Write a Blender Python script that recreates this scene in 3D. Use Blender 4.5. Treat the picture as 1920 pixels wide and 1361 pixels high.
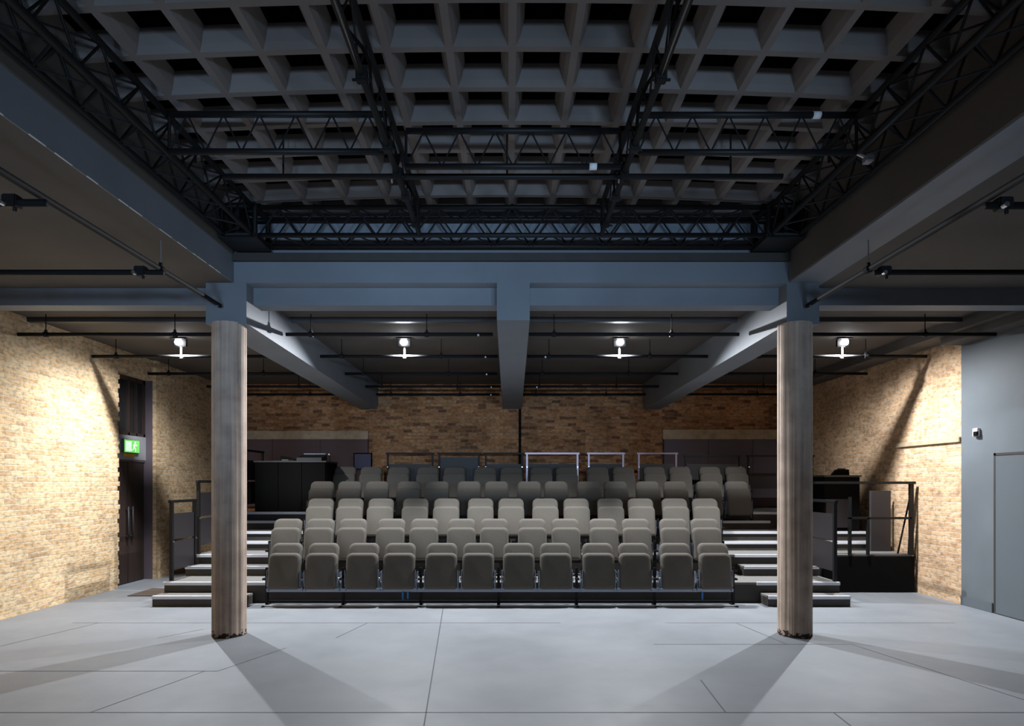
import bpy, bmesh, math, random
from mathutils import Vector, Matrix
random.seed(7)
for o in list(bpy.data.objects): bpy.data.objects.remove(o)
C = bpy.context.scene.collection
PI = math.pi

# ------------------------------------------------------------------ camera
cam = bpy.data.cameras.new('camera'); camo = bpy.data.objects.new('camera', cam); C.objects.link(camo)
camo.location = (0, 0, 1.7); camo.rotation_euler = (PI/2, 0, 0)
cam.sensor_width = 36; cam.lens = 1130/1920*36
cam.shift_x = 5/1920; cam.shift_y = 224.5/1920
cam.clip_start = .05
bpy.context.scene.camera = camo
sc = bpy.context.scene
# ------------------------------------------------------------------ world, exposure
w = bpy.data.worlds.new('world'); sc.world = w; w.use_nodes = True
w.node_tree.nodes['Background'].inputs[0].default_value = (.5, .6, .8, 1)
w.node_tree.nodes['Background'].inputs[1].default_value = .0
sc.view_settings.view_transform = 'Standard'; sc.view_settings.look = 'None'
sc.view_settings.exposure = 0.0; sc.view_settings.gamma = 1.0; sc.view_settings.use_curve_mapping = False
# ------------------------------------------------------------------ stage work lamps (bodies are built further down) and added fill spots
LAMPX = [-4.92, -1.57, 1.65, 4.99]; LAMPY = 8.97; LAMPZ = 3.74
LAMP_W = 640; LAMP_COL = (.93, .96, 1.0)
FILL_W = 640; FILL_COL = (.48, .71, 1.0)
def spot(name, loc, energy, col, tilt, size, blend, rad, parent=None):
    l = bpy.data.lights.new(name, 'SPOT'); l.energy = energy; l.color = col
    l.spot_size = math.radians(size); l.spot_blend = blend; l.shadow_soft_size = rad
    o = bpy.data.objects.new(name, l); C.objects.link(o); o.location = loc
    o.rotation_euler = (math.radians(tilt), 0, 0)
    if parent: o.parent = parent
    return o
# unseen blue fill spots, added behind the camera to brighten the beam fronts
for x, rz in ((-2.6, 2), (-.4, 5), (1.6, 6), (3.4, 12)):
    spot('fill_spot', (x, -3.2, 2.2), FILL_W, FILL_COL, 97.5, 35, .85, .3).rotation_euler.z = math.radians(rz)

spot('fill_spot', (2.6, -3.2, 2.2), FILL_W*.55, FILL_COL, 100, 36, 1, .3).rotation_euler.z = math.radians(34)  # one more added fill spot, aimed at the exit-door side rim
# ------------------------------------------------------------------ materials
def mat(name, col, rough=.6, metal=0., noise=None, bump=None, spec=.5, emit=None):
    m = bpy.data.materials.new(name); m.use_nodes = True; nt = m.node_tree
    b = nt.nodes['Principled BSDF']
    b.inputs['Base Color'].default_value = (*col, 1); b.inputs['Roughness'].default_value = rough
    b.inputs['Metallic'].default_value = metal; b.inputs['Specular IOR Level'].default_value = spec
    if emit: b.inputs['Emission Color'].default_value = (*emit[0], 1); b.inputs['Emission Strength'].default_value = emit[1]
    tc = nt.nodes.new('ShaderNodeTexCoord')
    if noise:
        sc_, amt, stretch = noise
        mp = nt.nodes.new('ShaderNodeMapping'); mp.inputs['Scale'].default_value = stretch
        n = nt.nodes.new('ShaderNodeTexNoise'); n.inputs['Scale'].default_value = sc_; n.inputs['Detail'].default_value = 6
        nt.links.new(tc.outputs['Object'], mp.inputs[0]); nt.links.new(mp.outputs[0], n.inputs['Vector'])
        r = nt.nodes.new('ShaderNodeValToRGB')
        r.color_ramp.elements[0].position = .3; r.color_ramp.elements[1].position = .7
        r.color_ramp.elements[0].color = (*[c*(1-amt) for c in col], 1); r.color_ramp.elements[1].color = (*[min(1, c*(1+amt)) for c in col], 1)
        nt.links.new(n.outputs['Fac'], r.inputs[0]); nt.links.new(r.outputs[0], b.inputs['Base Color'])
    if bump:
        sc_, strength, dist, stretch = bump
        mp = nt.nodes.new('ShaderNodeMapping'); mp.inputs['Scale'].default_value = stretch
        n = nt.nodes.new('ShaderNodeTexNoise'); n.inputs['Scale'].default_value = sc_; n.inputs['Detail'].default_value = 4
        nt.links.new(tc.outputs['Object'], mp.inputs[0]); nt.links.new(mp.outputs[0], n.inputs['Vector'])
        bp = nt.nodes.new('ShaderNodeBump'); bp.inputs['Strength'].default_value = strength; bp.inputs['Distance'].default_value = dist
        nt.links.new(n.outputs['Fac'], bp.inputs['Height']); nt.links.new(bp.outputs[0], b.inputs['Normal'])
    return m

def brick(name, axis, ca, cb, cc, mortar, dark=.35):
    m = bpy.data.materials.new(name); m.use_nodes = True; nt = m.node_tree; L = nt.links.new; N = nt.nodes.new
    b = nt.nodes['Principled BSDF']; b.inputs['Roughness'].default_value = .9; b.inputs['Specular IOR Level'].default_value = .2
    tc = N('ShaderNodeTexCoord'); sx = N('ShaderNodeSeparateXYZ'); cx = N('ShaderNodeCombineXYZ')
    L(tc.outputs['Object'], sx.inputs[0])
    ad = N('ShaderNodeMath'); ad.operation = 'ADD'; L(sx.outputs['X'], ad.inputs[0]); L(sx.outputs['Y'], ad.inputs[1])
    L(ad.outputs[0], cx.inputs['X']); L(sx.outputs['Z'], cx.inputs['Y'])
    # gentle wobble of the courses
    wn = N('ShaderNodeTexNoise'); wn.inputs['Scale'].default_value = 5; L(tc.outputs['Object'], wn.inputs['Vector'])
    ws = N('ShaderNodeVectorMath'); ws.operation = 'MULTIPLY_ADD'; ws.inputs[1].default_value = (.05, .035, 0)
    L(wn.outputs['Color'], ws.inputs[0]); L(cx.outputs[0], ws.inputs[2])
    bt = N('ShaderNodeTexBrick'); bt.inputs['Scale'].default_value = 1; bt.inputs['Brick Width'].default_value = .19
    bt.inputs['Row Height'].default_value = .072; bt.inputs['Mortar Size'].default_value = .008; bt.inputs['Mortar Smooth'].default_value = .3
    bt.inputs['Color1'].default_value = (0, 0, 0, 1); bt.inputs['Color2'].default_value = (1, 1, 1, 1); bt.inputs['Mortar'].default_value = (.5, .5, .5, 1)
    bt.inputs['Bias'].default_value = 0
    L(ws.outputs[0], bt.inputs['Vector'])
    r = N('ShaderNodeValToRGB'); e = r.color_ramp.elements
    e[0].position = 0; e[0].color = (*cc, 1); e[1].position = 1; e[1].color = (*ca, 1)
    k = e.new(.3); k.color = (*cb, 1); k = e.new(.65); k.color = (*[(x+y)/2*1.05 for x, y in zip(ca, cb)], 1)
    L(bt.outputs['Color'], r.inputs[0])
    # per-patch grime and bleaching
    n2 = N('ShaderNodeTexNoise'); n2.inputs['Scale'].default_value = 1.3; n2.inputs['Detail'].default_value = 8; n2.inputs['Roughness'].default_value = .65
    L(tc.outputs['Object'], n2.inputs['Vector'])
    mr = N('ShaderNodeMapRange'); mr.inputs[1].default_value = .3; mr.inputs[2].default_value = .7; mr.inputs[3].default_value = 1-dark; mr.inputs[4].default_value = 1.15
    L(n2.outputs['Fac'], mr.inputs[0])
    n3 = N('ShaderNodeTexNoise'); n3.inputs['Scale'].default_value = 15; n3.inputs['Detail'].default_value = 5
    st = N('ShaderNodeMapping'); st.inputs['Scale'].default_value = (.9, .9, 1.7); L(tc.outputs['Object'], st.inputs[0]); L(st.outputs[0], n3.inputs['Vector'])
    mr3 = N('ShaderNodeMapRange'); mr3.inputs[1].default_value = .32; mr3.inputs[2].default_value = .55; mr3.inputs[3].default_value = .62; mr3.inputs[4].default_value = 1.05
    L(n3.outputs['Fac'], mr3.inputs[0])
    mm = N('ShaderNodeMath'); mm.operation = 'MULTIPLY'; L(mr.outputs[0], mm.inputs[0]); L(mr3.outputs[0], mm.inputs[1])
    mx = N('ShaderNodeMix'); mx.data_type = 'RGBA'; mx.inputs['B'].default_value = (*mortar, 1)
    L(bt.outputs['Fac'], mx.inputs['Factor']); L(r.outputs[0], mx.inputs['A'])
    vm = N('ShaderNodeVectorMath'); vm.operation = 'SCALE'; L(mx.outputs['Result'], vm.inputs[0]); L(mm.outputs[0], vm.inputs['Scale'])
    L(vm.outputs[0], b.inputs['Base Color'])
    inv = N('ShaderNodeMath'); inv.operation = 'MULTIPLY_ADD'; inv.inputs[1].default_value = -1; L(bt.outputs['Fac'], inv.inputs[0]); L(n3.outputs['Fac'], inv.inputs[2])
    bp = N('ShaderNodeBump'); bp.inputs['Strength'].default_value = .7; bp.inputs['Distance'].default_value = .012
    L(inv.outputs[0], bp.inputs['Height']); L(bp.outputs[0], b.inputs['Normal'])
    return m

one = (1, 1, 1)
M = {}
M['brick_y'] = brick('brick_pale_yellow', 'y', (.85, .64, .39), (.78, .52, .28), (.62, .42, .24), (.78, .64, .46), .26)
M['brick_o'] = brick('brick_orange_stock', 'y', (.80, .55, .34), (.73, .46, .26), (.60, .38, .22), (.72, .56, .41), .26)
M['brick_b'] = brick('brick_brown_red', 'x', (.62, .33, .16), (.50, .22, .09), (.22, .10, .05), (.40, .27, .17), .45)
M['tan'] = mat('tan_lintel', (.50, .38, .25), .85, noise=(6, .2, one))
M['beam'] = mat('blue_grey_paint', (.195, .215, .245), .6, noise=(2.2, .07, one))
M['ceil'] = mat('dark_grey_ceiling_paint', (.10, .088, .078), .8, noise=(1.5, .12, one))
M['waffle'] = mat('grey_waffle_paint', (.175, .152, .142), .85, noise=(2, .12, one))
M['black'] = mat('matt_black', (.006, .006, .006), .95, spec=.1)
M['blacksteel'] = mat('black_steel', (.006, .006, .007), .55, metal=.0, spec=.35)
M['pipe'] = mat('dark_pipe_steel', (.008, .008, .009), .7, metal=.0, spec=.2)
M['steel'] = mat('bright_steel', (.62, .63, .66), .3, metal=1)
M['alu'] = mat('aluminium_nosing', (.72, .74, .80), .45, metal=.0)
M['greywall'] = mat('grey_wall_paint', (.145, .165, .182), .6, noise=(1.6, .10, one), bump=(9, .1, .01, one))
M['greydoor'] = mat('grey_door_paint', (.12, .14, .155), .55, noise=(1.2, .05, one))
M['panelgrey'] = mat('light_grey_panel', (.36, .37, .39), .6)
M['panel'] = mat('purple_grey_panel', (.135, .105, .125), .7, noise=(1.0, .08, one))
M['panel_r'] = mat('maroon_grey_panel', (.125, .075, .075), .7, noise=(1.0, .08, one))
M['seat'] = mat('seat_fabric', (.118, .108, .094), .95, noise=(180, .16, one), bump=(260, .3, .002, one), spec=.15)
M['seatside'] = mat('seat_plastic', (.05, .05, .055), .5)
M['bracket'] = mat('grey_bracket', (.30, .34, .42), .35, metal=.6)
M['deck'] = mat('deck_carpet', (.17, .165, .155), .9, noise=(60, .15, one))
M['riser'] = mat('riser_board', (.045, .040, .036), .6, noise=(5, .15, one))
M['infill'] = mat('infill_panel', (.026, .022, .024), .5)
M['door'] = mat('dark_brown_door', (.045, .030, .026), .45, noise=(3, .25, (6, 6, .3)))
M['mat'] = mat('brown_mat', (.09, .065, .05), .95)
M['white'] = mat('white_tag', (.8, .8, .8), .6)
M['green'] = mat('sign_green', (.12, .5, .10), .5, emit=((.22, .75, .16), .8))
M['signwhite'] = mat('sign_white', (.8, .9, .8), .5, emit=((.75, 1, .8), .9))
M['yellow'] = mat('sign_yellow', (.75, .42, .03), .5)
M['blue'] = mat('blue_strap', (.02, .22, .65), .5)
M['screen'] = mat('dim_screen', (.05, .045, .08), .25)
M['glass'] = mat('dark_glass', (.02, .02, .022), .15)
M['lamp'] = mat('lamp_glass', (1, 1, 1), .3, emit=((.93, .96, 1), 45))

def concrete():
    m = mat('board_marked_concrete', (.33, .30, .265), .85)
    nt = m.node_tree; L = nt.links.new; N = nt.nodes.new; b = nt.nodes['Principled BSDF']
    tc = N('ShaderNodeTexCoord')
    n1 = N('ShaderNodeTexNoise'); n1.inputs['Scale'].default_value = 5; n1.inputs['Detail'].default_value = 8; L(tc.outputs['Object'], n1.inputs['Vector'])
    mp = N('ShaderNodeMapping'); mp.inputs['Scale'].default_value = (28, 28, .6); L(tc.outputs['Object'], mp.inputs[0])
    n2 = N('ShaderNodeTexNoise'); n2.inputs['Scale'].default_value = 1; n2.inputs['Detail'].default_value = 5; L(mp.outputs[0], n2.inputs['Vector'])
    a = N('ShaderNodeMath'); a.operation = 'ADD'; L(n1.outputs['Fac'], a.inputs[0]); L(n2.outputs['Fac'], a.inputs[1])
    r = N('ShaderNodeValToRGB'); e = r.color_ramp.elements
    e[0].position = .30; e[0].color = (.29, .215, .175, 1); e[1].position = .62; e[1].color = (.60, .475, .385, 1)
    h = N('ShaderNodeMath'); h.operation = 'MULTIPLY'; h.inputs[1].default_value = .5; L(a.outputs[0], h.inputs[0]); L(h.outputs[0], r.inputs[0])
    # peeling dark scuffs round the foot
    sx = N('ShaderNodeSeparateXYZ'); L(tc.outputs['Object'], sx.inputs[0])
    n3 = N('ShaderNodeTexNoise'); n3.inputs['Scale'].default_value = 22; n3.inputs['Detail'].default_value = 6; L(tc.outputs['Object'], n3.inputs['Vector'])
    z = N('ShaderNodeMath'); z.operation = 'MULTIPLY_ADD'; z.inputs[1].default_value = -2.6; z.inputs[2].default_value = .16; L(sx.outputs['Z'], z.inputs[0])
    s = N('ShaderNodeMath'); s.operation = 'ADD'; L(z.outputs[0], s.inputs[0]); L(n3.outputs['Fac'], s.inputs[1])
    g = N('ShaderNodeMath'); g.operation = 'GREATER_THAN'; g.inputs[1].default_value = .56; L(s.outputs[0], g.inputs[0])
    lt = N('ShaderNodeMath'); lt.operation = 'LESS_THAN'; lt.inputs[1].default_value = .09; L(sx.outputs['Z'], lt.inputs[0])
    gg = N('ShaderNodeMath'); gg.operation = 'MULTIPLY'; L(g.outputs[0], gg.inputs[0]); L(lt.outputs[0], gg.inputs[1])
    mx = N('ShaderNodeMix'); mx.data_type = 'RGBA'; mx.inputs['B'].default_value = (.05, .03, .022, 1)
    L(gg.outputs[0], mx.inputs['Factor']); L(r.outputs[0], mx.inputs['A']); L(mx.outputs['Result'], b.inputs['Base Color'])
    bp = N('ShaderNodeBump'); bp.inputs['Strength'].default_value = .5; bp.inputs['Distance'].default_value = .012
    L(n2.outputs['Fac'], bp.inputs['Height']); L(bp.outputs[0], b.inputs['Normal'])
    return m
M['concrete'] = concrete()

def floor_mat():
    m = mat('grey_painted_boards', (.30, .31, .33), .5); nt = m.node_tree; L = nt.links.new; N = nt.nodes.new; b = nt.nodes['Principled BSDF']
    tc = N('ShaderNodeTexCoord')
    n1 = N('ShaderNodeTexNoise'); n1.inputs['Scale'].default_value = .9; n1.inputs['Detail'].default_value = 9; n1.inputs['Roughness'].default_value = .6
    L(tc.outputs['Object'], n1.inputs['Vector'])
    r = N('ShaderNodeValToRGB'); e = r.color_ramp.elements
    e[0].position = .3; e[0].color = (.20, .215, .235, 1); e[1].position = .7; e[1].color = (.265, .283, .308, 1)
    L(n1.outputs['Fac'], r.inputs[0]); L(r.outputs[0], b.inputs['Base Color'])
    n2 = N('ShaderNodeTexNoise'); n2.inputs['Scale'].default_value = 3; n2.inputs['Detail'].default_value = 6; L(tc.outputs['Object'], n2.inputs['Vector'])
    mr = N('ShaderNodeMapRange'); mr.inputs[3].default_value = .42; mr.inputs[4].default_value = .66; L(n2.outputs['Fac'], mr.inputs[0]); L(mr.outputs[0], b.inputs['Roughness'])
    return m
M['floor'] = floor_mat()
M['seam'] = mat('floor_seam', (.07, .075, .085), .7)

# ------------------------------------------------------------------ helpers
def link(name, bm, mats, parent=None, smooth=False):
    me = bpy.data.meshes.new(name); bmesh.ops.recalc_face_normals(bm, faces=bm.faces[:]); bm.to_mesh(me); bm.free()
    for mt in (mats if isinstance(mats, (list, tuple)) else [mats]): me.materials.append(M[mt])
    if smooth:
        for p in me.polygons: p.use_smooth = True
    o = bpy.data.objects.new(name, me); C.objects.link(o)
    if parent: o.parent = parent
    return o
def empty(name, loc=(0, 0, 0)):
    o = bpy.data.objects.new(name, None); C.objects.link(o); o.location = loc; o.empty_display_size = .1; return o
def tag(o, label, cat, group=None):
    o['label'] = label; o['category'] = cat
    if group: o['group'] = group
    return o
def struct(o): o['kind'] = 'structure'; return o
def box(bm, a, b, mi=0, bev=0):
    a, b = [min(p, q) for p, q in zip(a, b)], [max(p, q) for p, q in zip(a, b)]
    r = bmesh.ops.create_cube(bm, size=1)
    for v in r['verts']:
        v.co = Vector([a[i]+(v.co[i]+.5)*(b[i]-a[i]) for i in range(3)])
    fs = {f for v in r['verts'] for f in v.link_faces}
    for f in fs: f.material_index = mi
    if bev: bmesh.ops.bevel(bm, geom=list({e for v in r['verts'] for e in v.link_edges}), offset=bev, segments=2, affect='EDGES')
def tube(bm, p, q, r, seg=10, mi=0, r2=None):
    p, q = Vector(p), Vector(q); d = q-p
    res = bmesh.ops.create_cone(bm, cap_ends=True, segments=seg, radius1=r, radius2=r if r2 is None else r2, depth=d.length)
    mt = Matrix.Translation((p+q)/2) @ d.to_track_quat('Z', 'Y').to_matrix().to_4x4()
    bmesh.ops.transform(bm, matrix=mt, verts=res['verts'])
    for f in {f for v in res['verts'] for f in v.link_faces}: f.material_index = mi
def quad(bm, pts, mi=0):
    f = bm.faces.new([bm.verts.new(p) for p in pts]); f.material_index = mi
def hexa(bm, lo, hi, mi=0):
    """solid between two quads given in the same order"""
    a = [bm.verts.new(p) for p in lo]; b = [bm.verts.new(p) for p in hi]
    fs = [bm.faces.new(a[::-1]), bm.faces.new(b)]
    for i in range(4): fs.append(bm.faces.new([a[i], a[(i+1) % 4], b[(i+1) % 4], b[i]]))
    for f in fs: f.material_index = mi
def rrect(w, h, r, seg=5, rb=None):
    rb = r if rb is None else rb; pts = []
    for cx, cz, rr, a0 in ((w/2-r, h-r, r, 0), (-w/2+r, h-r, r, 90), (-w/2+rb, rb, rb, 180), (w/2-rb, rb, rb, 270)):
        for i in range(seg+1):
            a = math.radians(a0+90*i/seg); pts.append((cx+rr*math.cos(a), cz+rr*math.sin(a)))
    return pts
def pad(bm, w, h, r, y0, y1, z0, lean, t_edge=.02, rb=None, mi=0):
    """cushion: rounded rectangle in XZ, front at y0, back at y1; puffed front; lean = y shift per metre of height"""
    def ring(sc_, y):
        return [bm.verts.new((x*sc_, y+lean*z, z0+h/2+(z-h/2)*(1-(1-sc_)*w/h))) for x, z in rrect(w, h, r, 5, rb)]
    ks = [ring(.84, y0), ring(.95, y0+t_edge*.35), ring(1, y0+t_edge*1.2), ring(1, y1-.012), ring(.95, y1)]
    n = len(ks[0])
    for a, b in zip(ks, ks[1:]):
        for i in range(n): bm.faces.new([a[i], a[(i+1) % n], b[(i+1) % n], b[i]]).material_index = mi
    bm.faces.new(ks[0]); bm.faces.new(ks[-1][::-1])
def mk(name, f, mats, parent=None, smooth=False):
    bm = bmesh.new(); f(bm); return link(name, bm, mats, parent, smooth)
def copy_tree(src):
    r = src.copy(); C.objects.link(r)
    for ch in src.children:
        c = ch.copy(); C.objects.link(c); c.parent = r
        for g in ch.children:
            d = g.copy(); C.objects.link(d); d.parent = c
    return r

# ------------------------------------------------------------------ room shell
XL, XR = -6.30, 6.33; YB, YF = 13.2, -6.0
CZ = 3.906      # side bays
def F(px, py):  # floor seam ends (metres)
    d = 1.7*1130/(py-905); return ((px-955)*d/1130, d)
def floor(bm):
    quad(bm, [(XL-.6, YF-.3, 0), (XR+.4, YF-.3, 0), (XR+.4, YB+.3, 0), (XL-.6, YB+.3, 0)])
    def seam(a, b, w=.010):
        a, b = Vector((*a, .0012)), Vector((*b, .0012)); n = (b-a).normalized().cross(Vector((0, 0, 1)))*w/2
        quad(bm, [a+n, b+n, b-n, a-n], 1)
    for y, x0, x1 in ((7.31, -5.3, .62), (7.31, 1.9, 5.4), (6.34, 1.52, 3.6), (5.44, -4.6, -2.63), (4.46, -6.3, 6.3), (3.2, -6.3, 6.3)):
        seam((x0, y), (x1, y), .012)
    for a, b in (((-.90, 8.2), (-.52, 3.2)), ((2.75, 7.3), (2.92, 6.34)), ((3.6, 6.34), (4.1, 4.46)), ((4.1, 4.46), (4.55, 3.0)),
                 ((-4.98, 7.3), (-5.55, 5.44)), ((-2.63, 5.44), (-2.3, 6.2)), ((-3.85, 6.6), (-3.55, 7.0)), ((-3.1, 4.46), (-2.75, 5.44)),
                 ((-1.72, 7.31), (-1.9, 6.6)), ((1.65, 5.2), (1.6, 4.46)), ((2.4, 4.46), (2.33, 3.2)), ((-5.6, 6.1), (-5.2, 6.1))):
        seam(a, b, .010)
struct(mk('floor', floor, ['floor', 'seam']))

# left wall: brick with a doorway between y 9.73 and 10.65
DY0, DY1, DZ = 9.73, 10.66, 3.50
def wall_left(bm):
    t = .3
    box(bm, (XL-t, YF, 0), (XL, DY0-.06, 4.9))
    box(bm, (XL-t, DY1, 0), (XL, YB, 4.9))
    box(bm, (XL-t, DY0-.06, DZ), (XL, DY1, 4.9))
    z = 0; i = 0
    while z < DZ-.01:   # toothed broken edge of the jamb
        d = [.0, .055, .02, .06, .01, .045, .03][i % 7]+random.uniform(-.012, .012); z1 = min(z+.075, DZ)
        box(bm, (XL-t, DY0-.06, z), (XL, DY0-.005+d*.8-.03, z1-.003)); z = z1; i += 1
    box(bm, (XL, 10.66, 0), (XL+.05, 11.08, 3.86))       # shallow pier beyond the door
struct(mk('wall_left', wall_left, 'brick_y'))
def wall_right(bm):
    box(bm, (XR, 8.43, 0), (XR+.3, YB, 4.9), 0)
struct(mk('wall_right', wall_right, 'brick_o'))
struct(mk('trim_1', lambda bm: box(bm, (XR-.03, 8.44, 2.27), (XR, 9.9, 2.345), 0, .006), 'tan'))
def wall_right_grey(bm):
    box(bm, (XR-.008, YF, 0), (XR+.3, 8.43, 4.9), 0)
struct(mk('wall_right', wall_right_grey, 'greywall'))
struct(mk('baseboard_right', lambda bm: box(bm, (XR-.028, 7.87, .0), (XR-.009, 8.42, .13), 0, .004), 'greydoor'))
def wall_back(bm):
    box(bm, (XL-.3, YB, 0), (XR+.3, YB+.3, 4.9))
    box(bm, (-3.05, YB-.09, 0), (.20, YB, 3.36)); box(bm, (.26, YB-.06, 0), (3.33, YB, 3.45))
struct(mk('wall_back', wall_back, 'brick_b'))
struct(mk('wall_front', lambda bm: box(bm, (XL-.3, YF-.3, 0), (XR+.3, YF, 4.9)), 'ceil'))
# painted panels either side of the brick in the back wall, with a tan lintel above
struct(mk('trim_2', lambda bm: (box(bm, (-6.28, YB-.05, 2.65), (-3.08, YB-.002, 2.83), 0), box(bm, (3.35, YB-.05, 2.65), (6.3, YB-.002, 2.86))), 'tan'))
tag(mk('wall_panel', lambda bm: [box(bm, (-6.2+i*1.04, YB-.07, 1.18), (-5.165+i*1.04, YB-.003, 2.645), 0, .003) for i in range(3)], 'panel_r'),
    'large maroon-grey boarded panel on the rear wall behind the control desk', 'wall panel')
tag(mk('wall_panel', lambda bm: [box(bm, (3.37+i*.97, YB-.07, 1.18), (4.335+i*.97, YB-.003, 2.645), 0, .003) for i in range(3)], 'panel'),
    'large purple-grey boarded panel on the rear wall behind the plain guard rails', 'wall panel')
tag(mk('wall_cable', lambda bm: tube(bm, (.23, YB-.075, 1.2), (.23, YB-.075, 3.3), .022, 8), 'black'),
    'dark pipe running down the middle of the rear brick wall', 'pipe')

# ceilings
XOL, XOR = -3.04, 3.09; YO = 6.65; YOF = -2.2      # opening under the waffle slab
def ceil(bm):
    box(bm, (XL-.3, YF, CZ), (XOL-.01, 6.83, CZ+.2)); box(bm, (XOR+.38, YF, CZ), (XR+.3, 6.83, CZ+.2))
    box(bm, (XOL-.4, YF, CZ), (XOR+.4, YOF-.3, CZ+.2))
    box(bm, (XL-.3, 7.05, 3.86), (XR+.3, YB, 4.1))
struct(mk('ceiling', ceil, 'ceil'))
def opening(bm):   # upstand round the opening
    box(bm, (XOL-.38, YOF-.3, CZ+.21), (XOL, 6.83, 5.0)); box(bm, (XOL-.01, YOF-.3, CZ), (XOL, 6.83, CZ+.21)); box(bm, (XOR, YOF-.3, CZ), (XOR+.38, 6.83, 5.0))
    box(bm, (XOL-.0, YO, CZ), (XOR, 6.83, 5.0)); box(bm, (XOL, YOF-.3, CZ), (XOR, YOF, 5.0))
struct(mk('trim_3', opening, 'beam'))
struct(mk('trim_10', lambda bm: (box(bm, (XOL, YOF, 4.20), (XOL+.02, 6.59, 4.66)), box(bm, (XOR-.012, YOF, 3.92), (XOR, 6.59, 4.66))), 'ceil'))  # dark sheets lining the rim; the right one puts shade into its colour
def chips(bm):   # paint knocked off the lower arris of the rim
    y = 2.7
    while y < 6.5:
        l = random.uniform(.03, .22); w_ = random.uniform(.002, .006)
        hexa(bm, [(XOL-.004, y, CZ-w_*.5), (XOL+.001, y, CZ-w_*.5), (XOL+.002, y, CZ+w_), (XOL-.004, y, CZ+w_)], [(XOL-.004, y+l, CZ-w_*.3), (XOL+.001, y+l, CZ-w_*.4), (XOL+.002, y+l, CZ+w_*.6), (XOL-.004, y+l, CZ+w_*.6)])
        y += l+random.uniform(.0, .25)
struct(mk('trim_11', chips, 'white'))
struct(mk('trim_4', lambda bm: box(bm, (XOL+.0, 6.60, 4.135), (XOR, 6.65, 4.22)), 'riser'))
def cross(bm): box(bm, (XL-.3, 6.83, 3.71), (XR+.3, 7.05, 4.6))
struct(mk('trim_5', cross, 'beam'))
def beam(x0a, x1a, x0b, x1b, z0, z1, ztop=4.1, y0=YO):
    def f(bm):
        hexa(bm, [(x0a, y0, z0), (x1a, y0, z0), (x1a, y0, ztop), (x0a, y0, ztop)], [(x0b, YB, z1), (x1b, YB, z1), (x1b, YB, ztop), (x0b, YB, ztop)])
    return f
struct(mk('trim_6', beam(-3.35, -2.90, -3.24, -2.87, 3.455, 3.30, CZ+.001), 'beam'))
struct(mk('trim_7', beam(-.137, .225, -.15, .27, 3.494, 3.30, 4.13, 6.645), 'beam'))
struct(mk('trim_8', beam(3.06, 3.42, 2.92, 3.28, 3.45, 3.30, CZ+.001), 'beam'))
# low bulkhead along the grey wall
struct(mk('trim_9', lambda bm: (box(bm, (XR-.42, 7.1, 3.72), (XR-.01, YB, 3.86)), box(bm, (XR-.3, 6.9, 3.62), (XR-.01, 8.43, 3.74))), 'ceil'))

# waffle slab
PX, PY = .432, .425; H0 = 4.68
def arch(x): return -.067*(x/2.67)**2
def waffle(bm):
    vb = {}
    def v(x, y, z):
        k = (round(x, 4), round(y, 4), round(z, 4))
        if k not in vb: vb[k] = bm.verts.new((x, y, z+arch(x)))
        return vb[k]
    def q(*p, mi=0):
        try: f = bm.faces.new([v(*a) for a in p]); f.material_index = mi; f.smooth = False
        except ValueError: pass
    rib = .026; off = .056; dz = .142
    ys = []; y = 6.65-.38
    i0 = -8
    for i in range(-8, 8):
        xa, xb = .02+i*PX, .02+(i+1)*PX
        for j in range(-1, 21):
            yb = 6.267-(j)*PY+PY*0; ya = yb-PY
            if ya < YOF-.2: continue
            A = [(xa, ya), (xb, ya), (xb, yb), (xa, yb)]
            B = [(xa+rib, ya+rib), (xb-rib, ya+rib), (xb-rib, yb-rib), (xa+rib, yb-rib)]
            Cc = [(xa+rib+off*.45, ya+rib+off*.45), (xb-rib-off*.45, ya+rib+off*.45), (xb-rib-off*.45, yb-rib-off*.45), (xa+rib+off*.45, yb-rib-off*.45)]
            D = [(xa+off+rib, ya+rib+off), (xb-off-rib, ya+rib+off), (xb-off-rib, yb-rib-off), (xa+off+rib, yb-rib-off)]
            for k in range(4):
                m_ = (k+1) % 4
                q((*A[k], H0), (*A[m_], H0), (*B[m_], H0), (*B[k], H0))
                q((*B[k], H0), (*B[m_], H0), (*Cc[m_], H0+.04), (*Cc[k], H0+.04))
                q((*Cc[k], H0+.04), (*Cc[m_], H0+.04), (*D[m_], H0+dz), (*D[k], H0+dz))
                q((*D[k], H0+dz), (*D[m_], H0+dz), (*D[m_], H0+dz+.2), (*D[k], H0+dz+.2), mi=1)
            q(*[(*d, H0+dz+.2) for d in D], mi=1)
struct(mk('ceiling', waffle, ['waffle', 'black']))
struct(mk('ceiling', lambda bm: box(bm, (XL-.3, YF-.3, 5.06), (XR+.3, YB+.3, 5.2)), 'black'))

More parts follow.
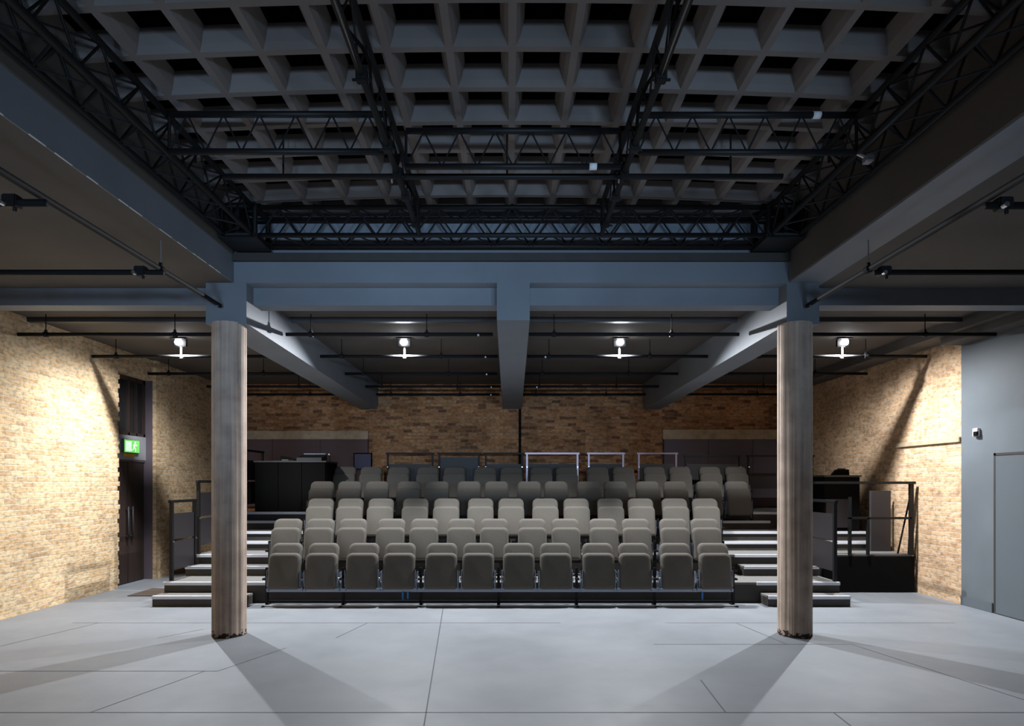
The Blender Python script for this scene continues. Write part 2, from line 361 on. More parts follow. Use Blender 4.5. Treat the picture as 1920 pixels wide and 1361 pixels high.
# doors
def door_left():
    r = empty('door_1', (XL-.15, DY0, 0)); struct(r); X = .0
    def leaf(y0, y1): return lambda bm: (box(bm, (-.05, y0, .01), (0, y1, 2.06), 0, .004))
    for a, b, hy in ((.02, .455, .40), (.465, .91, .52)):
        l = mk('door_leaf', leaf(a, b), 'door', r)
        mk('door_handle', lambda bm: (tube(bm, (.05, hy, .75), (.05, hy, 1.3), .012, 8), tube(bm, (0, hy, .8), (.05, hy, .8), .008, 6), tube(bm, (0, hy, 1.25), (.05, hy, 1.25), .008, 6)), 'seatside', l, True)
    mk('door_panel', lambda bm: box(bm, (-.05, .0, 2.09), (.03, .93, 2.50), 0, .004), 'panelgrey', r)
    mk('door_frame', lambda bm: (box(bm, (-.06, -.05, 0), (.02, .015, 2.09)), box(bm, (-.06, .915, 0), (.14, .929, 3.5)), box(bm, (-.06, 0, 2.06), (.02, .93, 2.09))), 'panel', r)
    w_ = empty('window_1', (XL-.15, DY0, 0)); struct(w_)
    mk('window_frame', lambda bm: (box(bm, (-.04, .0, 2.5), (.02, .92, 2.55)), box(bm, (-.04, 0, 3.43), (.02, .92, 3.5)), box(bm, (-.04, 0, 2.5), (.02, .05, 3.5)),
        box(bm, (-.04, .44, 2.5), (.02, .48, 3.5)), box(bm, (-.04, .66, 2.5), (.02, .69, 3.5)), box(bm, (-.04, .87, 2.5), (.02, .915, 3.5))), 'door', w_)
    mk('window_pane', lambda bm: box(bm, (-.03, .04, 2.54), (-.015, .88, 3.44)), 'glass', w_)
door_left()
# exit sign on the grey panel over the door
ex = tag(empty('exit_sign', (XL-.118, 10.17, 2.30)), 'green and white running-man fire exit sign above the dark double door', 'exit sign')
mk('sign_box', lambda bm: box(bm, (0, -.21, -.10), (.05, .21, .13), 0, .004), 'greydoor', ex)
mk('sign_face', lambda bm: box(bm, (.05, -.20, -.09), (.053, .20, .12)), 'green', ex)
def man(bm):
    x0, x1 = .0532, .056
    box(bm, (x0, -.17, -.07), (x1, -.02, .095))       # doorway
    tube(bm, (x0, .085, .078), (x1, .085, .078), .019, 12)
    def limb(a, b, w):
        a, b = Vector((x0, *a)), Vector((x0, *b)); n = (b-a).normalized().cross(Vector((1, 0, 0)))*w/2; e = Vector((x1-x0, 0, 0))
        hexa(bm, [a+n, b+n, b-n, a-n], [a+n+e, b+n+e, b-n+e, a-n+e])
    for a, b, w_ in (((.07, .055), (.05, 0), .035), ((.07, .045), (.115, .025), .014), ((.115, .025), (.135, .05), .012), ((.065, .045), (.02, .03), .014),
                   ((.055, 0), (.095, -.03), .018), ((.095, -.03), (.09, -.075), .015), ((.045, 0), (.025, -.04), .018), ((.025, -.04), (-.01, -.055), .014)): limb(a, b, w_)
mk('pictogram', man, 'signwhite', ex)
mk('yellow_strip', lambda bm: box(bm, (0, -.16, -.16), (.03, .10, -.105), 0, .003), 'yellow', ex)
# flush grey door in the grey wall
d2 = empty('door_2', (XR, 6.4, 0)); struct(d2)
mk('door_leaf', lambda bm: box(bm, (-.03, .0, .01), (-.012, 1.41, 2.045), 0, .003), 'greydoor', d2)
mk('door_frame', lambda bm: (box(bm, (-.02, 1.418, 0), (-.0085, 1.452, 2.085)), box(bm, (-.02, -.04, 2.053), (-.0085, 1.452, 2.085)), box(bm, (-.02, -.04, 0), (-.0085, -.01, 2.085))), 'riser', d2)
sw = tag(empty('wall_switch', (XR-.008, 8.13, 2.38)), 'small white and black switch box high on the grey wall', 'switch')
mk('switch_box', lambda bm: box(bm, (-.045, -.045, -.055), (0, .045, .055), 0, .006), 'white', sw)
mk('switch_cover', lambda bm: box(bm, (-.052, -.047, -.05), (-.03, .02, .01), 0, .003), 'black', sw)

# ------------------------------------------------------------------ columns
def column(bm):
    n = 44; R = .177; rings = []
    for z in (0, .05, 1.2, 2.4, 3.47):
        rings.append([bm.verts.new(((R+(.003 if i % 4 else -.004))*math.cos(2*PI*i/n), (R+(.003 if i % 4 else -.004))*math.sin(2*PI*i/n), z)) for i in range(n)])
    for a, b in zip(rings, rings[1:]):
        for i in range(n): bm.faces.new([a[i], a[(i+1) % n], b[(i+1) % n], b[i]])
    bm.faces.new(rings[0]); bm.faces.new(rings[-1][::-1])
c1 = tag(mk('concrete_column', column, 'concrete'), 'round board-marked concrete column on the brick-and-exit-door side, in front of the stairs', 'column'); c1.location = (-3.136, 6.75, 0)
c2 = c1.copy(); C.objects.link(c2); c2.location = (3.196, 6.75, 0); c2.rotation_euler.z = 2.1
tag(c2, 'round board-marked concrete column on the grey-wall side with a scuffed foot', 'column')

# ------------------------------------------------------------------ trusses
def zigzag(bm, p, q, off, n, r=.009):
    """web between chord line p->q and the parallel chord shifted by off"""
    p, q, off = Vector(p), Vector(q), Vector(off); d = (q-p)/n
    for i in range(n):
        a = p+d*i; tube(bm, a, a+d*.5+off, r, 6); tube(bm, a+d*.5+off, a+d, r, 6)
def box_truss(name, p, q, s, up, label, n):
    r = tag(empty(name, p), label, 'truss', 'box trusses round the rim of the opening'); p, q = Vector(p), Vector(q); L_ = q-p; s = Vector(s); up = Vector(up); z0 = Vector((0, 0, 0))
    for o_ in (z0, s, up, s+up):
        mk('chord', lambda bm: tube(bm, o_, o_+L_, .025, 10), 'blacksteel', r, True)
    for a, o_ in ((z0, s), (up, s), (z0, up), (s, up)):
        mk('web_bracing', lambda bm: zigzag(bm, a, a+L_, o_, n), 'blacksteel', r)
    mk('hanger', lambda bm: [tube(bm, s*.5+up+L_*t, s*.5+up+L_*t+Vector((0, 0, .10)), .012, 6) for t in (.1, .5, .9)], 'blacksteel', r)
    return r
Z1, TH = 4.27, .29
box_truss('box_truss', (-2.95, -2.1, Z1), (-2.95, 6.215, Z1), (.29, 0, 0), (0, 0, TH), 'long black box truss above the exit-door side of the room', 20)
box_truss('box_truss', (3.0, -2.1, Z1), (3.0, 6.215, Z1), (-.29, 0, 0), (0, 0, TH), 'long black box truss above the grey-wall side of the room', 20)
box_truss('box_truss', (-2.6, 6.55, Z1), (2.66, 6.55, Z1), (0, -.29, 0), (0, 0, TH), 'black box truss across the seating end of the opening', 13)
def corner(x, label):
    r = tag(empty('truss_corner', (x, 6.40, Z1)), label, 'truss corner')
    mk('corner_frame', lambda bm: [tube(bm, a, b, .028, 8) for a, b in (((-.17, -.17, 0), (.17, -.17, 0)), ((-.17, .17, 0), (.17, .17, 0)), ((-.17, -.17, 0), (-.17, .17, 0)), ((.17, -.17, 0), (.17, .17, 0)),
        ((-.17, -.17, .29), (.17, -.17, .29)), ((-.17, .17, .29), (.17, .17, .29)), ((-.17, -.17, .29), (-.17, .17, .29)), ((.17, -.17, .29), (.17, .17, .29)),
        ((-.17, -.17, 0), (-.17, -.17, .29)), ((.17, -.17, 0), (.17, -.17, .29)), ((.17, .17, 0), (.17, .17, .29)), ((-.17, .17, 0), (-.17, .17, .29)), ((-.17, -.17, 0), (.17, .17, 0)), ((-.17, .17, 0), (.17, -.17, 0)))], 'blacksteel', r)
    mk('corner_plate', lambda bm: (box(bm, (-.2, -.19, -.045), (.2, .19, -.03)), box(bm, (-.02, -.2, .0), (.02, .2, .27))), 'blacksteel', r)
corner(-2.80, 'black corner block where trusses meet above the exit-door side column')
corner(2.85, 'black corner block where trusses meet above the grey-wall side column')
def ladder(p, q, n, label, dz=TH, r_=.024):
    r = tag(empty('ladder_truss', p), label, 'truss', None); L_ = Vector(q)-Vector(p); z0 = Vector((0, 0, 0)); up = Vector((0, 0, dz))
    for o_ in (z0, up): mk('chord', lambda bm: tube(bm, o_, o_+L_, r_, 10), 'blacksteel', r, True)
    mk('web_bracing', lambda bm: (zigzag(bm, z0, L_, up, n, .007), tube(bm, z0, up, .012, 6), tube(bm, L_, L_+up, .012, 6)), 'blacksteel', r)
    return r
l1 = ladder((-.93, -2.1, Z1), (-.93, 6.23, Z1), 20, 'black ladder truss running toward the seats, exit-door side of centre')
l2 = ladder((.955, -2.1, Z1), (.955, 6.23, Z1), 20, 'black ladder truss running toward the seats, grey-wall side of centre')
for r in (l1, l2):   # cables and clamps tied along it
    for k, y in enumerate((4.2, 5.0, 5.9, 6.7, 7.1, 7.5, 8.05)):
        mk('clamp', lambda bm: (box(bm, (-.035, y-.03, -.045), (.035, y+.03, .04), 0, .006), tube(bm, (-.06, y, -.03), (.06, y, -.03), .01, 6)), 'blacksteel' if k % 2 else 'pipe', r)
    mk('clamp_bolt', lambda bm: [tube(bm, (-.045, y, -.05), (-.045, y+.02, -.075), .009, 6) for y in (4.2, 5.0, 5.9, 7.1)], 'steel', r)
    mk('cable', lambda bm: [tube(bm, (.035*math.cos(i*1.3), 3.0+i*.2, .10+.05*math.sin(i*.9)), (.035*math.cos(i*1.3+1.3), 3.2+i*.2, .10+.05*math.sin(i*.9+.9)), .012, 6) for i in range(26)], 'black', r)
la = ladder((-2.64, 4.68, Z1-.0), (-.96, 4.68, Z1), 6, 'black ladder truss across, between the exit-side box truss and a lengthwise ladder truss')
lb = ladder((-.84, 4.90, Z1), (.90, 4.90, Z1), 6, 'black ladder truss across the middle bay with a white tag on its lower tube')
lc = ladder((1.0, 4.69, Z1), (2.70, 4.69, Z1), 6, 'black ladder truss across the grey-wall side bay with a white tag on its upper tube')
mk('white_tag', lambda bm: tube(bm, (1.49, 0, 0), (1.55, 0, 0), .027, 12), 'white', lb, True)
mk('white_tag', lambda bm: tube(bm, (1.36, 0, TH), (1.42, 0, TH), .027, 12), 'white', lc, True)
mk('end_clamp', lambda bm: (tube(bm, (1.70, 0, 0), (1.78, -.04, -.07), .018, 8), box(bm, (1.74, -.07, -.1), (1.80, 0, -.05), 0, .006)), 'steel', lc)
pp = tag(empty('lighting_bar', (-2.42, 5.12, 4.30)), 'single black tube across under the waffle slab beyond the ladder trusses', 'pipe')
mk('tube', lambda bm: tube(bm, (0, 0, 0), (4.74, 0, 0), .024, 12), 'blacksteel', pp, True)
mk('clamp', lambda bm: [box(bm, (x-.03, -.035, -.035), (x+.03, .035, .06), 0, .006) for x in (1.49, 3.375)], 'blacksteel', pp)
mk('hanger', lambda bm: [tube(bm, (x, 0, 0), (x, 0, .38), .008, 6) for x in (.5, 2.4, 4.3)], 'blacksteel', pp)

# ------------------------------------------------------------------ pipes under the slabs
def gpipe(p, q, label, hangers, ztop, group=None, name='lighting_bar', bolts=()):
    r = tag(empty(name, p), label, 'pipe', group); L_ = Vector(q)-Vector(p)
    mk('tube', lambda bm: tube(bm, (0, 0, 0), L_, .024, 12), 'pipe', r, True)
    for t in hangers:
        c = L_*t
        mk('hanger_rod', lambda bm: tube(bm, c+Vector((0, 0, .03)), c+Vector((0, 0, ztop-p[2]+.01)), .006, 6), 'steel' if ztop > 3.88 else 'pipe', r)
        mk('clamp', lambda bm: (tube(bm, c-L_.normalized()*.025, c+L_.normalized()*.025, .034, 10), box(bm, c+Vector((-.012, -.012, .02)), c+Vector((.012, .012, .06)))), 'pipe', r)
    for t in bolts:
        c = L_*t
        mk('clamp_bolt', lambda bm: tube(bm, c+Vector((0, -.02, -.02)), c+Vector((0, -.05, -.02)), .014, 8), 'steel', r)
    return r
gpipe((-3.17, -2.0, 3.64), (-3.17, 6.60, 3.64), 'long dark tube running toward the column on the exit-door side, under the side ceiling', (.30, .62, .87), CZ, bolts=(.995,))
gpipe((3.265, -2.0, 3.64), (3.265, 6.60, 3.64), 'long dark tube running toward the column on the grey-wall side, under the side ceiling', (.30, .64, .87), CZ, bolts=(.995,))
def clampset(r, x, y=0): mk('swivel_clamp', lambda bm: (box(bm, (x-.05, y-.035, -.035), (x+.05, y+.035, .05), 0, .008), tube(bm, (x+.02, y, -.06), (x+.02, y, .0), .013, 8)), 'blacksteel', r); mk('clamp_bolt', lambda bm: tube(bm, (x-.03, y-.035, -.02), (x-.03, y-.07, -.02), .018, 8), 'steel', r)
r = gpipe((-6.25, 5.4, 3.585), (-3.10, 5.4, 3.585), 'dark cross tube nearer the exit-door side column, clamped under the long tube', (.45,), CZ); clampset(r, 2.95)
r = gpipe((-6.25, 4.06, 3.585), (-3.12, 4.06, 3.585), 'dark cross tube farther from the exit-door side column, ending at the picture corner', (.3,), CZ); clampset(r, 2.9)
r = gpipe((3.27, 5.4, 3.585), (6.25, 5.4, 3.585), 'dark cross tube nearer the grey-wall side column, clamped under the long tube', (.5,), CZ); clampset(r, .09)
r = gpipe((3.24, 4.10, 3.585), (6.25, 4.10, 3.585), 'dark cross tube farther from the grey-wall side column, bright clamp at its end', (.5,), CZ); clampset(r, .12)
BAYS = [(-6.29, -3.30, 'bay by the exit-door wall'), (-2.86, -.17, 'exit-door side of middle beam'), (.25, 2.98, 'grey-wall side of middle beam'), (3.40, 6.27, 'bay by the grey wall')]
YS = [(7.72, 'first'), (9.06, 'second'), (10.5, 'third'), (11.9, 'fourth'), (12.95, 'fifth')]
for b, (x0, x1, bn) in enumerate(BAYS):
    for k, (y, on) in enumerate(YS):
        a, c = x0+.02*(k % 2), x1-.04*((k+1) % 2)
        if k == 3 and b in (0, 3): a, c = (a+.3, c) if b == 0 else (a, c-.5)
        gpipe((a, y, 3.6), (c, y, 3.6), 'dark lighting tube, %s row behind the columns, %s' % (on, bn), (.12, .68), 3.86,
              'lighting tubes under the rear slab', bolts=((.93,) if b in (1,) else (.1,) if b == 2 and k % 2 else ()))
for b, (x0, x1, bn) in enumerate(BAYS):
    c = tag(mk('cable_trunking', lambda bm: (box(bm, (x0-.0, 7.86, 3.80), (x1+.0, 7.93, 3.859)), box(bm, (x0, 8.0, 3.83), (x1, 8.04, 3.859))), 'seatside'), 'thin dark trunking fixed to the rear slab, %s' % bn, 'trunking')

# ------------------------------------------------------------------ work lamps
def lamp():
    r = empty('work_lamp', (0, 0, 0))
    mk('housing', lambda bm: (box(bm, (-.10, .025, -.01), (.10, .06, .105), 0, .008), box(bm, (-.105, -.05, .095), (.105, .03, .103), 0, .002)), 'blacksteel', r)
    mk('hook_clamp', lambda bm: (box(bm, (-.012, .06, -.12), (.012, .075, .06)), box(bm, (-.02, .06, -.172), (.02, .118, -.166)), box(bm, (-.02, .112, -.17), (.02, .12, -.12))), 'steel', r)
    def bulb(bm):
        bmesh.ops.create_uvsphere(bm, u_segments=20, v_segments=12, radius=.055)
        for v in bm.verts: v.co.y = v.co.y*.5-.012; v.co.z = v.co.z*.9+.052
    mk('lamp_glass', bulb, 'lamp', r, True)
    return r
L0 = lamp(); lab = ['lit white work lamp nearest the exit-door wall', 'lit white work lamp between the first and middle beams', 'lit white work lamp between the middle and third beams', 'lit white work lamp nearest the grey wall']
for i, x in enumerate(LAMPX):
    r = L0 if i == 0 else copy_tree(L0)
    r.location = (x, LAMPY, LAMPZ); tag(r, lab[i]+', on the tube', 'lamp', 'work lamps over the front row')
for i, x in enumerate(LAMPX):
    side = i in (0, 3)
    l = spot('lamp_light', (x, 8.967, 3.733), LAMP_W*(1.12 if side else 1.12), LAMP_COL, -4 if side else -21, 173 if side else 158, 1 if side else .5, .016)

# ------------------------------------------------------------------ seating tiers
TY = [8.53, 9.38, 10.23, 11.08]; SX0, SX1 = -4.90, 4.68
def nosing(bm, x0, x1, y, z, mi=0): box(bm, (x0, y-.012, z-.04), (x1, y+.035, z+.004), mi, .004)
tn = ['lowest', 'second', 'third', 'topmost']
for k in range(4):
    z = .29*(k+1); y0 = TY[k]; y1 = TY[k+1] if k < 3 else YB-.1
    r = tag(empty('seating_tier', (0, y0, 0)), '%s carpeted seating tier of the raked stand with dark risers' % tn[k], 'platform', 'tiers of the raked stand')
    xr = SX1 if k == 0 else 6.28 if k == 1 else 6.08
    mk('riser', lambda bm: (box(bm, (SX0+.01, .012, .004), (SX1, y1-y0-.002, z-.03)), (box(bm, (SX1, .012, .004), (xr, y1-y0-.002, z-.03)) if xr > SX1 else None)), 'riser', r)
    mk('deck', lambda bm: (box(bm, (SX0, .0, z-.03), (SX1, y1-y0-.002, z)), (box(bm, (SX1, .0, z-.03), (xr, y1-y0-.002, z)) if xr > SX1 else None)), 'deck', r)
    mk('nosing', lambda bm: nosing(bm, SX0, -3.42, 0, z), 'alu', r); mk('nosing', lambda bm: nosing(bm, 3.5, SX1 if k < 2 else 6.08, 0, z), 'alu', r)
# half steps in the two aisles
for side, xa, xb, nm in (('l', SX0, -3.5, 'exit-door side aisle'), ('r', 3.55, SX1, 'grey-wall side aisle')):
    for k in range(4):
        z = .145+.29*k; y0 = TY[k]-.27; x1 = xb
        if side == 'r' and k >= 2: x1 = 6.08 if k == 2 else SX1
        xs = xa if (side == 'l' or k in (0, 1, 2)) else xa+.25
        if side == 'l' and k == 0: x1 = -3.62
        zb = .29*k+.002 if k else 0
        st = tag(empty('aisle_step', ((xs+x1)/2, y0, zb)), '%s aluminium-edged half step in the %s' % (tn[k], nm), 'step', 'half steps in the aisles')
        hw = (x1-xs)/2
        mk('step_box', lambda bm: box(bm, (-hw, .012, 0), (hw, .266, z-zb-.025)), 'riser', st)
        mk('tread', lambda bm: box(bm, (-hw, 0, z-zb-.025), (hw, .266, z-zb)), 'deck', st)
        mk('nosing', lambda bm: nosing(bm, -hw, hw, 0, z-zb), 'alu', st)

# ------------------------------------------------------------------ seats
def make_seat():
    r = empty('theatre_seat')
    def back(bm): pad(bm, .425, .47, .085, -.17, -.09, .385, .30, .035, .03)
    mk('backrest', back, 'seat', r, True)
    def shell(bm): pad(bm, .40, .44, .07, -.089, -.07, .40, .30, .005, .03)
    mk('back_shell', shell, 'seatside', r, True)
    def cush(bm): pad(bm, .435, .485, .075, -.205, -.10, .24, .15, .022, .035)
    cu = mk('seat_pad', cush, 'seat', r, True)
    mk('number_tag', lambda bm: tube(bm, (0, -.090, .708), (0, -.099, .706), .011, 10), 'white', cu, True)
    for s in (-1, 1):
        mk('side_bracket', lambda bm: (box(bm, (s*.222, -.16, .27), (s*.232, -.09, .50), 0, .003), box(bm, (s*.232, -.10, .20), (s*.24, .05, .46), 0, .002)), 'bracket', r)
        mk('hinge', lambda bm: (tube(bm, (s*.218, -.10, .37), (s*.248, -.10, .37), .024, 10)), 'steel', r, True)
    return r
ROWX = [(0, 8.48, 0, [-3.10, -2.59, -2.03, -1.52, -.94, -.43, .13, .64, 1.23, 1.73, 2.31, 2.84]),
        (1, 9.33, .29, [-3.4, -2.9, -2.4, -1.81, -1.3, -.73, -.23, .35, .86, 1.44, 1.94, 2.52, 3.0]),
        (2, 10.18, .58, [-3.16, -2.66, -2.15, -1.57, -1.05, -.48, .03, .6, 1.12, 1.69, 2.2, 2.77, 3.28]),
        (3, 11.03, .87, [-3.4, -2.9, -2.4, -1.82, -1.31, -.73, -.23, .36, .85, 1.44, 1.93, 2.51, 3.01, 3.61, 4.13]),
        (4, 11.88, 1.16, [-3.21, -2.70, -2.16, -1.59, -1.07, -.47, .04, .62, 1.12, 1.72, 2.23, 2.83, 3.33, 3.92, 4.43])]
rowname = ['front row', 'second row', 'third row', 'fourth row', 'back row']
ordn = 'first second third fourth fifth sixth seventh eighth ninth tenth eleventh twelfth thirteenth fourteenth fifteenth'.split()
S0 = make_seat(); first = True
for ri, y, z, xs in ROWX:
    for i, x in enumerate(xs):
        s = S0 if first else copy_tree(S0); first = False
        s.location = (x, y-.055, z)
        e = 'end seat beside the exit-door aisle' if i == 0 else 'end seat beside the grey-wall aisle' if i == len(xs)-1 else '%s seat from the exit-door aisle' % ordn[i]
        tag(s, 'grey upholstered tip-up theatre seat, %s in the %s' % (e, rowname[ri]), 'seat', 'tip-up theatre seats in the '+rowname[ri])
    # carrying beam with legs under the row
    fr = tag(empty('seat_frame', (0, y-.10, z)), 'black steel bar and legs carrying the %s of seats' % rowname[ri], 'seat frame')
    x0, x1 = xs[0]-.27, xs[-1]+.27
    mk('crossbar', lambda bm: box(bm, (x0, -.03, .185), (x1, .03, .235), 0, .006), 'bracket' if ri == 0 else 'blacksteel', fr)
    gaps = [x0]+[(a+b)/2 for a, b in zip(xs, xs[1:]) if b-a > .53]+[x1]
    for gx in gaps:
        mk('leg', lambda bm: (box(bm, (gx-.018, -.02, .012), (gx+.018, .02, .52), 0, .004), box(bm, (gx-.022, -.16 if ri == 0 else -.09, .0), (gx+.022, .10, .014), 0, .004), box(bm, (gx-.03, -.10, .36), (gx+.03, -.02, .385), 0, .004)), 'blacksteel', fr)
    if ri == 0:
        mk('foot_rail', lambda bm: box(bm, (x0, -.13, .004), (x1, -.10, .022), 0, .003), 'alu', fr)
        mk('rear_rail', lambda bm: box(bm, (x0, .06, .02), (x1, .09, .05), 0, .003), 'blacksteel', fr)
for x, lb_ in ((-1.47, 'longer'), (-1.40, 'shorter'), (2.66, 'lone')):
    tag(mk('blue_strap', lambda bm: (box(bm, (x-.01, 8.30, .09 if lb_ != 'shorter' else .10), (x+.012, 8.315, .19), 0, .003)), 'blue'),
        {'longer': 'longer bright blue strap of the two hanging together under the front row', 'shorter': 'shorter bright blue strap of the two hanging together under the front row', 'lone': 'bright blue strap hanging alone under the grey-wall end of the front row'}[lb_], 'strap')

# ------------------------------------------------------------------ guard rails
def rail_y(x, y0, y1, zb, zt, label, cat='guard rail', splits=((.18, .50), (.58, .86))):
    """panelled guard rail along the stair side"""
    r = tag(empty('guard_rail', (x, y0, zb)), label, cat, 'panelled stair guard rails'); h = zt-zb; L_ = y1-y0
    for yy in (.02, L_-.02): mk('post', lambda bm: box(bm, (-.022, yy-.022, 0), (.022, yy+.022, h)), 'blacksteel', r)
    mk('top_rail', lambda bm: box(bm, (-.025, -.03, h), (.025, L_+.03, h+.04), 0, .006), 'blacksteel', r)
    for a, b in splits: mk('infill_panel', lambda bm: box(bm, (-.008, .045, h*a-.06), (.008, L_-.045, h*b)), 'infill', r)
    mk('bolt', lambda bm: [tube(bm, (.02, yy, h*.5), (.035, yy, h*.5), .012, 8) for yy in (.02, L_-.02)], 'steel', r)
    return r
for k in range(4):
    y0 = TY[k]+.14 if k == 0 else TY[k]+.04; y1 = (TY[k+1]-.04) if k < 3 else 11.9
    nmk = ['lowest', 'second lowest', 'second highest', 'highest'][k]
    rail_y(SX0+.03, y0, y1, .29*(k+1), .29*(k+1)+1.12, '%s black-framed panel guard rail beside the exit-door side stairs' % nmk)
rail_y(SX1-.03, TY[0]+.06, TY[1]-.04, .29, 1.41, 'lowest black-framed panel guard rail beside the grey-wall side stairs')
r = rail_y(SX1-.03, TY[1]+.06, TY[1]+.30, .58, 1.70, 'narrow black guard frame at the inner edge of the side landing', splits=((.1, .35),))
# landing rail, front of the side landing
lr = tag(empty('guard_rail', (4.72, 9.33, .58)), 'open black guard rail along the front of the side landing by the brick wall', 'guard rail')
for x in (.83, 1.50): mk('post', lambda bm: box(bm, (x-.03 if x > 1 else x-.018, -.02, 0), (x+.03 if x > 1 else x+.018, .02, 1.12 if x > 1 else .58)), 'blacksteel', lr)
mk('post', lambda bm: box(bm, (.53, -.02, 0), (.57, .02, .9)), 'blacksteel', lr)
mk('top_rail', lambda bm: box(bm, (.0, -.03, 1.10), (1.56, .03, 1.14), 0, .005), 'blacksteel', lr)
mk('middle_rail', lambda bm: box(bm, (.53, -.02, .555), (1.50, .02, .59), 0, .004), 'blacksteel', lr)
# landing skirt
tag(mk('landing_skirt', lambda bm: box(bm, (4.86, 9.33, .01), (6.27, 9.365, .56)), 'black'), 'black skirt board closing the front of the side landing', 'skirt board')
# folded frame leaning at the wall
fd = tag(empty('folded_stand', (6.24, 9.42, .58)), 'thin black folded stand leaning against the brick wall on the landing', 'stand')
mk('leg', lambda bm: tube(bm, (-.17, 0, .01), (.04, 0, .98), .013, 8), 'blacksteel', fd); mk('leg', lambda bm: tube(bm, (.03, .05, .0), (0.03, 0, .6), .013, 8), 'blacksteel', fd)
bd = tag(empty('display_board', (6.07, 9.84, .58)), 'flat dark board standing upright on the side landing', 'board')
mk('board', lambda bm: box(bm, (-.16, 0, .0), (.16, .03, .99), 0, .004), 'infill', bd)
mk('edge_strip', lambda bm: box(bm, (-.172, -.004, 0), (-.16, .034, .99)), 'seatside', bd)
cb = tag(empty('equipment_cabinet', (5.72, 10.35, .87)), 'tall black equipment cabinet at the head of the grey-wall side stairs', 'cabinet')
mk('body', lambda bm: box(bm, (-.31, 0, .0), (.30, .45, .93), 0, .006), 'black', cb)
mk('lid', lambda bm: box(bm, (-.33, -.03, .93), (.32, .47, .96), 0, .006), 'seatside', cb)
mk('door', lambda bm: box(bm, (-.29, -.02, .06), (.12, 0, .55), 0, .004), 'infill', cb)
cs = tag(empty('carry_case', (5.72, 10.5, 1.83)), 'small black case sitting on top of the tall equipment cabinet', 'case')
mk('case_body', lambda bm: hexa(bm, [(-.09, -.08, 0), (.16, -.08, 0), (.16, .08, 0), (-.09, .08, 0)], [(-.01, -.08, .10), (.15, -.08, .10), (.15, .08, .10), (-.01, .08, .10)]), 'black', cs)
mk('handle', lambda bm: tube(bm, (.0, 0, .112), (.13, 0, .112), .012, 8), 'seatside', cs)

# back guard rails behind the top row
def rail_x(x0, x1, label, y=12.3, panel=(.35, .86), pink=False, zt=1.12):
    r = tag(empty('guard_rail', (x0, y, 1.16)), label, 'guard rail'); L_ = x1-x0; mtl = 'alu2' if pink else 'blacksteel'
    for x in (.02, L_-.02): mk('post', lambda bm: box(bm, (x-.018, -.018, 0), (x+.018, .018, zt)), mtl, r)
    mk('top_rail', lambda bm: box(bm, (-.02, -.025, zt), (L_+.02, .025, zt+.035), 0, .005), mtl, r)
    if panel: mk('infill_panel', lambda bm: box(bm, (.045, -.008, panel[0]), (L_-.045, .008, panel[1]+.06)), 'infill', r)
    mk('bolt', lambda bm: [tube(bm, (x, -.018, .86), (x, -.04, .86), .014, 8) for x in (.02, L_-.02)], 'steel', r)
M['alu2'] = mat('pinkish_steel', (.34, .26, .30), .35, metal=.7)
rail_x(-2.50, -1.55, 'black guard rail behind the back row, nearest the small screen')
rail_x(-1.45, -.60, 'black guard rail behind the back row with a dark board hung on it', panel=(.3, 1.0))
rail_x(-.50, .28, 'dark guard rail behind the middle of the back row')
rail_x(.34, 1.41, 'reddish steel guard rail behind the back row, just past the wall pipe', pink=True)
rail_x(1.60, 2.34, 'bright reddish steel guard rail behind the back row, shortest of the steel ones', pink=True)
rail_x(2.62, 3.42, 'reddish steel guard rail behind the back row, ending at the purple-grey wall panel', pink=True)
rail_x(3.58, 4.72, 'grey steel guard rail behind the last seats of the back row', zt=1.07)
rail_x(4.86, 6.2, 'black guard rail across the rear platform before the purple-grey panel', panel=(.42, .62), zt=1.07)

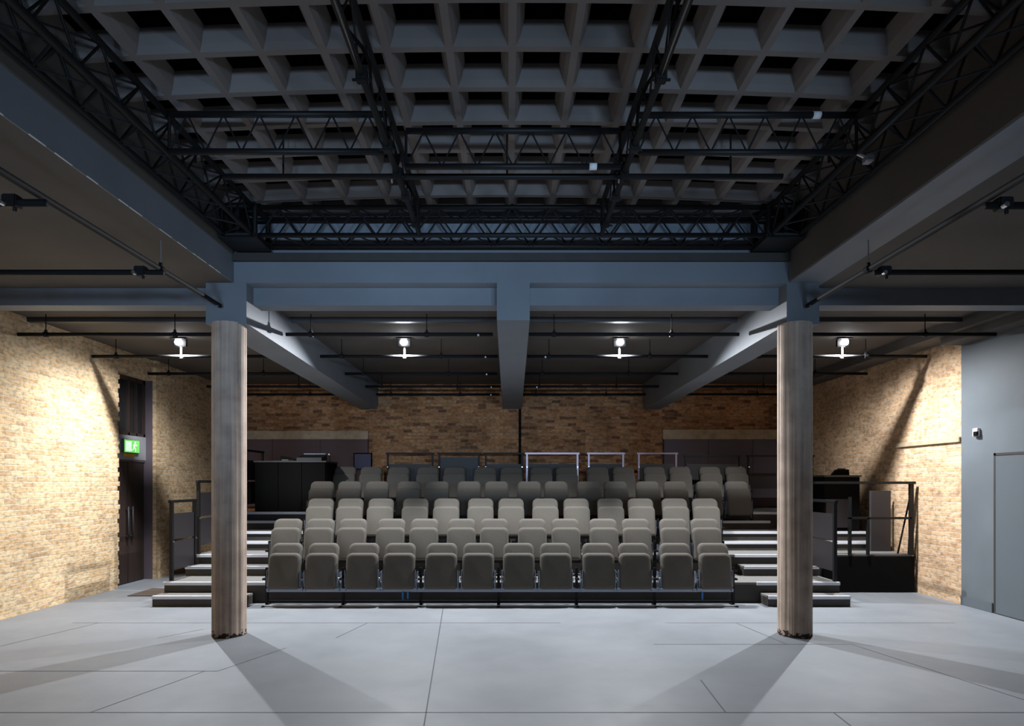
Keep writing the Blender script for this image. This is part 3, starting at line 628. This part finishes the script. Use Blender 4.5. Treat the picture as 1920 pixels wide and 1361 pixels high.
# control area at the back, exit-door side
ds = tag(empty('control_desk', (-4.05, 11.25, 1.16)), 'black boxed-in control desk on the top tier beside the back row', 'desk')
for i in range(3): mk('front_panel', lambda bm: box(bm, (-.70+i*.44, 0, 0), (-.27+i*.44, .03, .92), 0, .003), 'black', ds)
mk('desk_top', lambda bm: box(bm, (-.72, -.02, .92), (.64, .75, .95), 0, .004), 'seatside', ds)
for s in (-.70, .60): mk('side_panel', lambda bm: box(bm, (s, .03, 0), (s+.03, .72, .92)), 'black', ds)
lp = tag(empty('laptop', (-4.25, 11.45, 2.115)), 'low open black laptop on the control desk', 'laptop')
mk('base', lambda bm: box(bm, (-.19, -.05, 0), (.17, .18, .018), 0, .004), 'blacksteel', lp)
mk('lid', lambda bm: hexa(bm, [(-.19, .18, .018), (.17, .18, .018), (.17, .195, .018), (-.19, .195, .018)], [(-.19, .25, .115), (-.02, .25, .085), (-.02, .262, .085), (-.19, .262, .115)]), 'blacksteel', lp)
mk('trackpad', lambda bm: box(bm, (-.05, -.055, .012), (.07, -.045, .022)), 'steel', lp)
mx = tag(empty('mixing_console', (-3.76, 11.35, 2.115)), 'black mixing console with a bright front edge on the control desk', 'mixing console')
mk('console_body', lambda bm: hexa(bm, [(-.25, 0, .0), (.22, 0, .0), (.22, .35, .0), (-.25, .35, .0)], [(-.25, .02, .06), (.22, .02, .06), (.22, .35, .13), (-.25, .35, .13)]), 'blacksteel', mx)
mk('top_edge', lambda bm: tube(bm, (-.22, .33, .14), (.20, .33, .14), .014, 8), 'bracket', mx)
lampd = tag(empty('desk_lamp', (-3.46, 11.6, 2.115)), 'small bright-headed clip lamp beside the mixing console', 'lamp')
mk('stem', lambda bm: tube(bm, (0, 0, 0), (0, 0, .10), .010, 8), 'blacksteel', lampd)
mk('lamp_head', lambda bm: (bmesh.ops.create_uvsphere(bm, u_segments=12, v_segments=8, radius=.035, matrix=Matrix.Translation((0, 0, .125)))), 'steel', lampd, True)
sn = tag(empty('monitor', (-2.98, 12.25, 1.16)), 'small black-framed screen on a stand behind the end of the back row', 'monitor')
mk('frame', lambda bm: box(bm, (-.19, 0, .80), (.19, .03, 1.15), 0, .005), 'black', sn)
mk('screen', lambda bm: box(bm, (-.165, -.004, .825), (.165, 0, 1.125)), 'screen', sn)
mk('stand', lambda bm: (tube(bm, (0, .02, 0.01), (0, .02, .8), .018, 8), box(bm, (-.15, -.1, 0), (.15, .14, .015))), 'blacksteel', sn)
# mat on the floor near the door
tag(mk('floor_mat', lambda bm: box(bm, (-5.72, 9.02, .002), (-5.0, 9.65, .012), 0, .003), 'mat'), 'brown rectangular mat on the floor between the door and the stairs', 'mat')
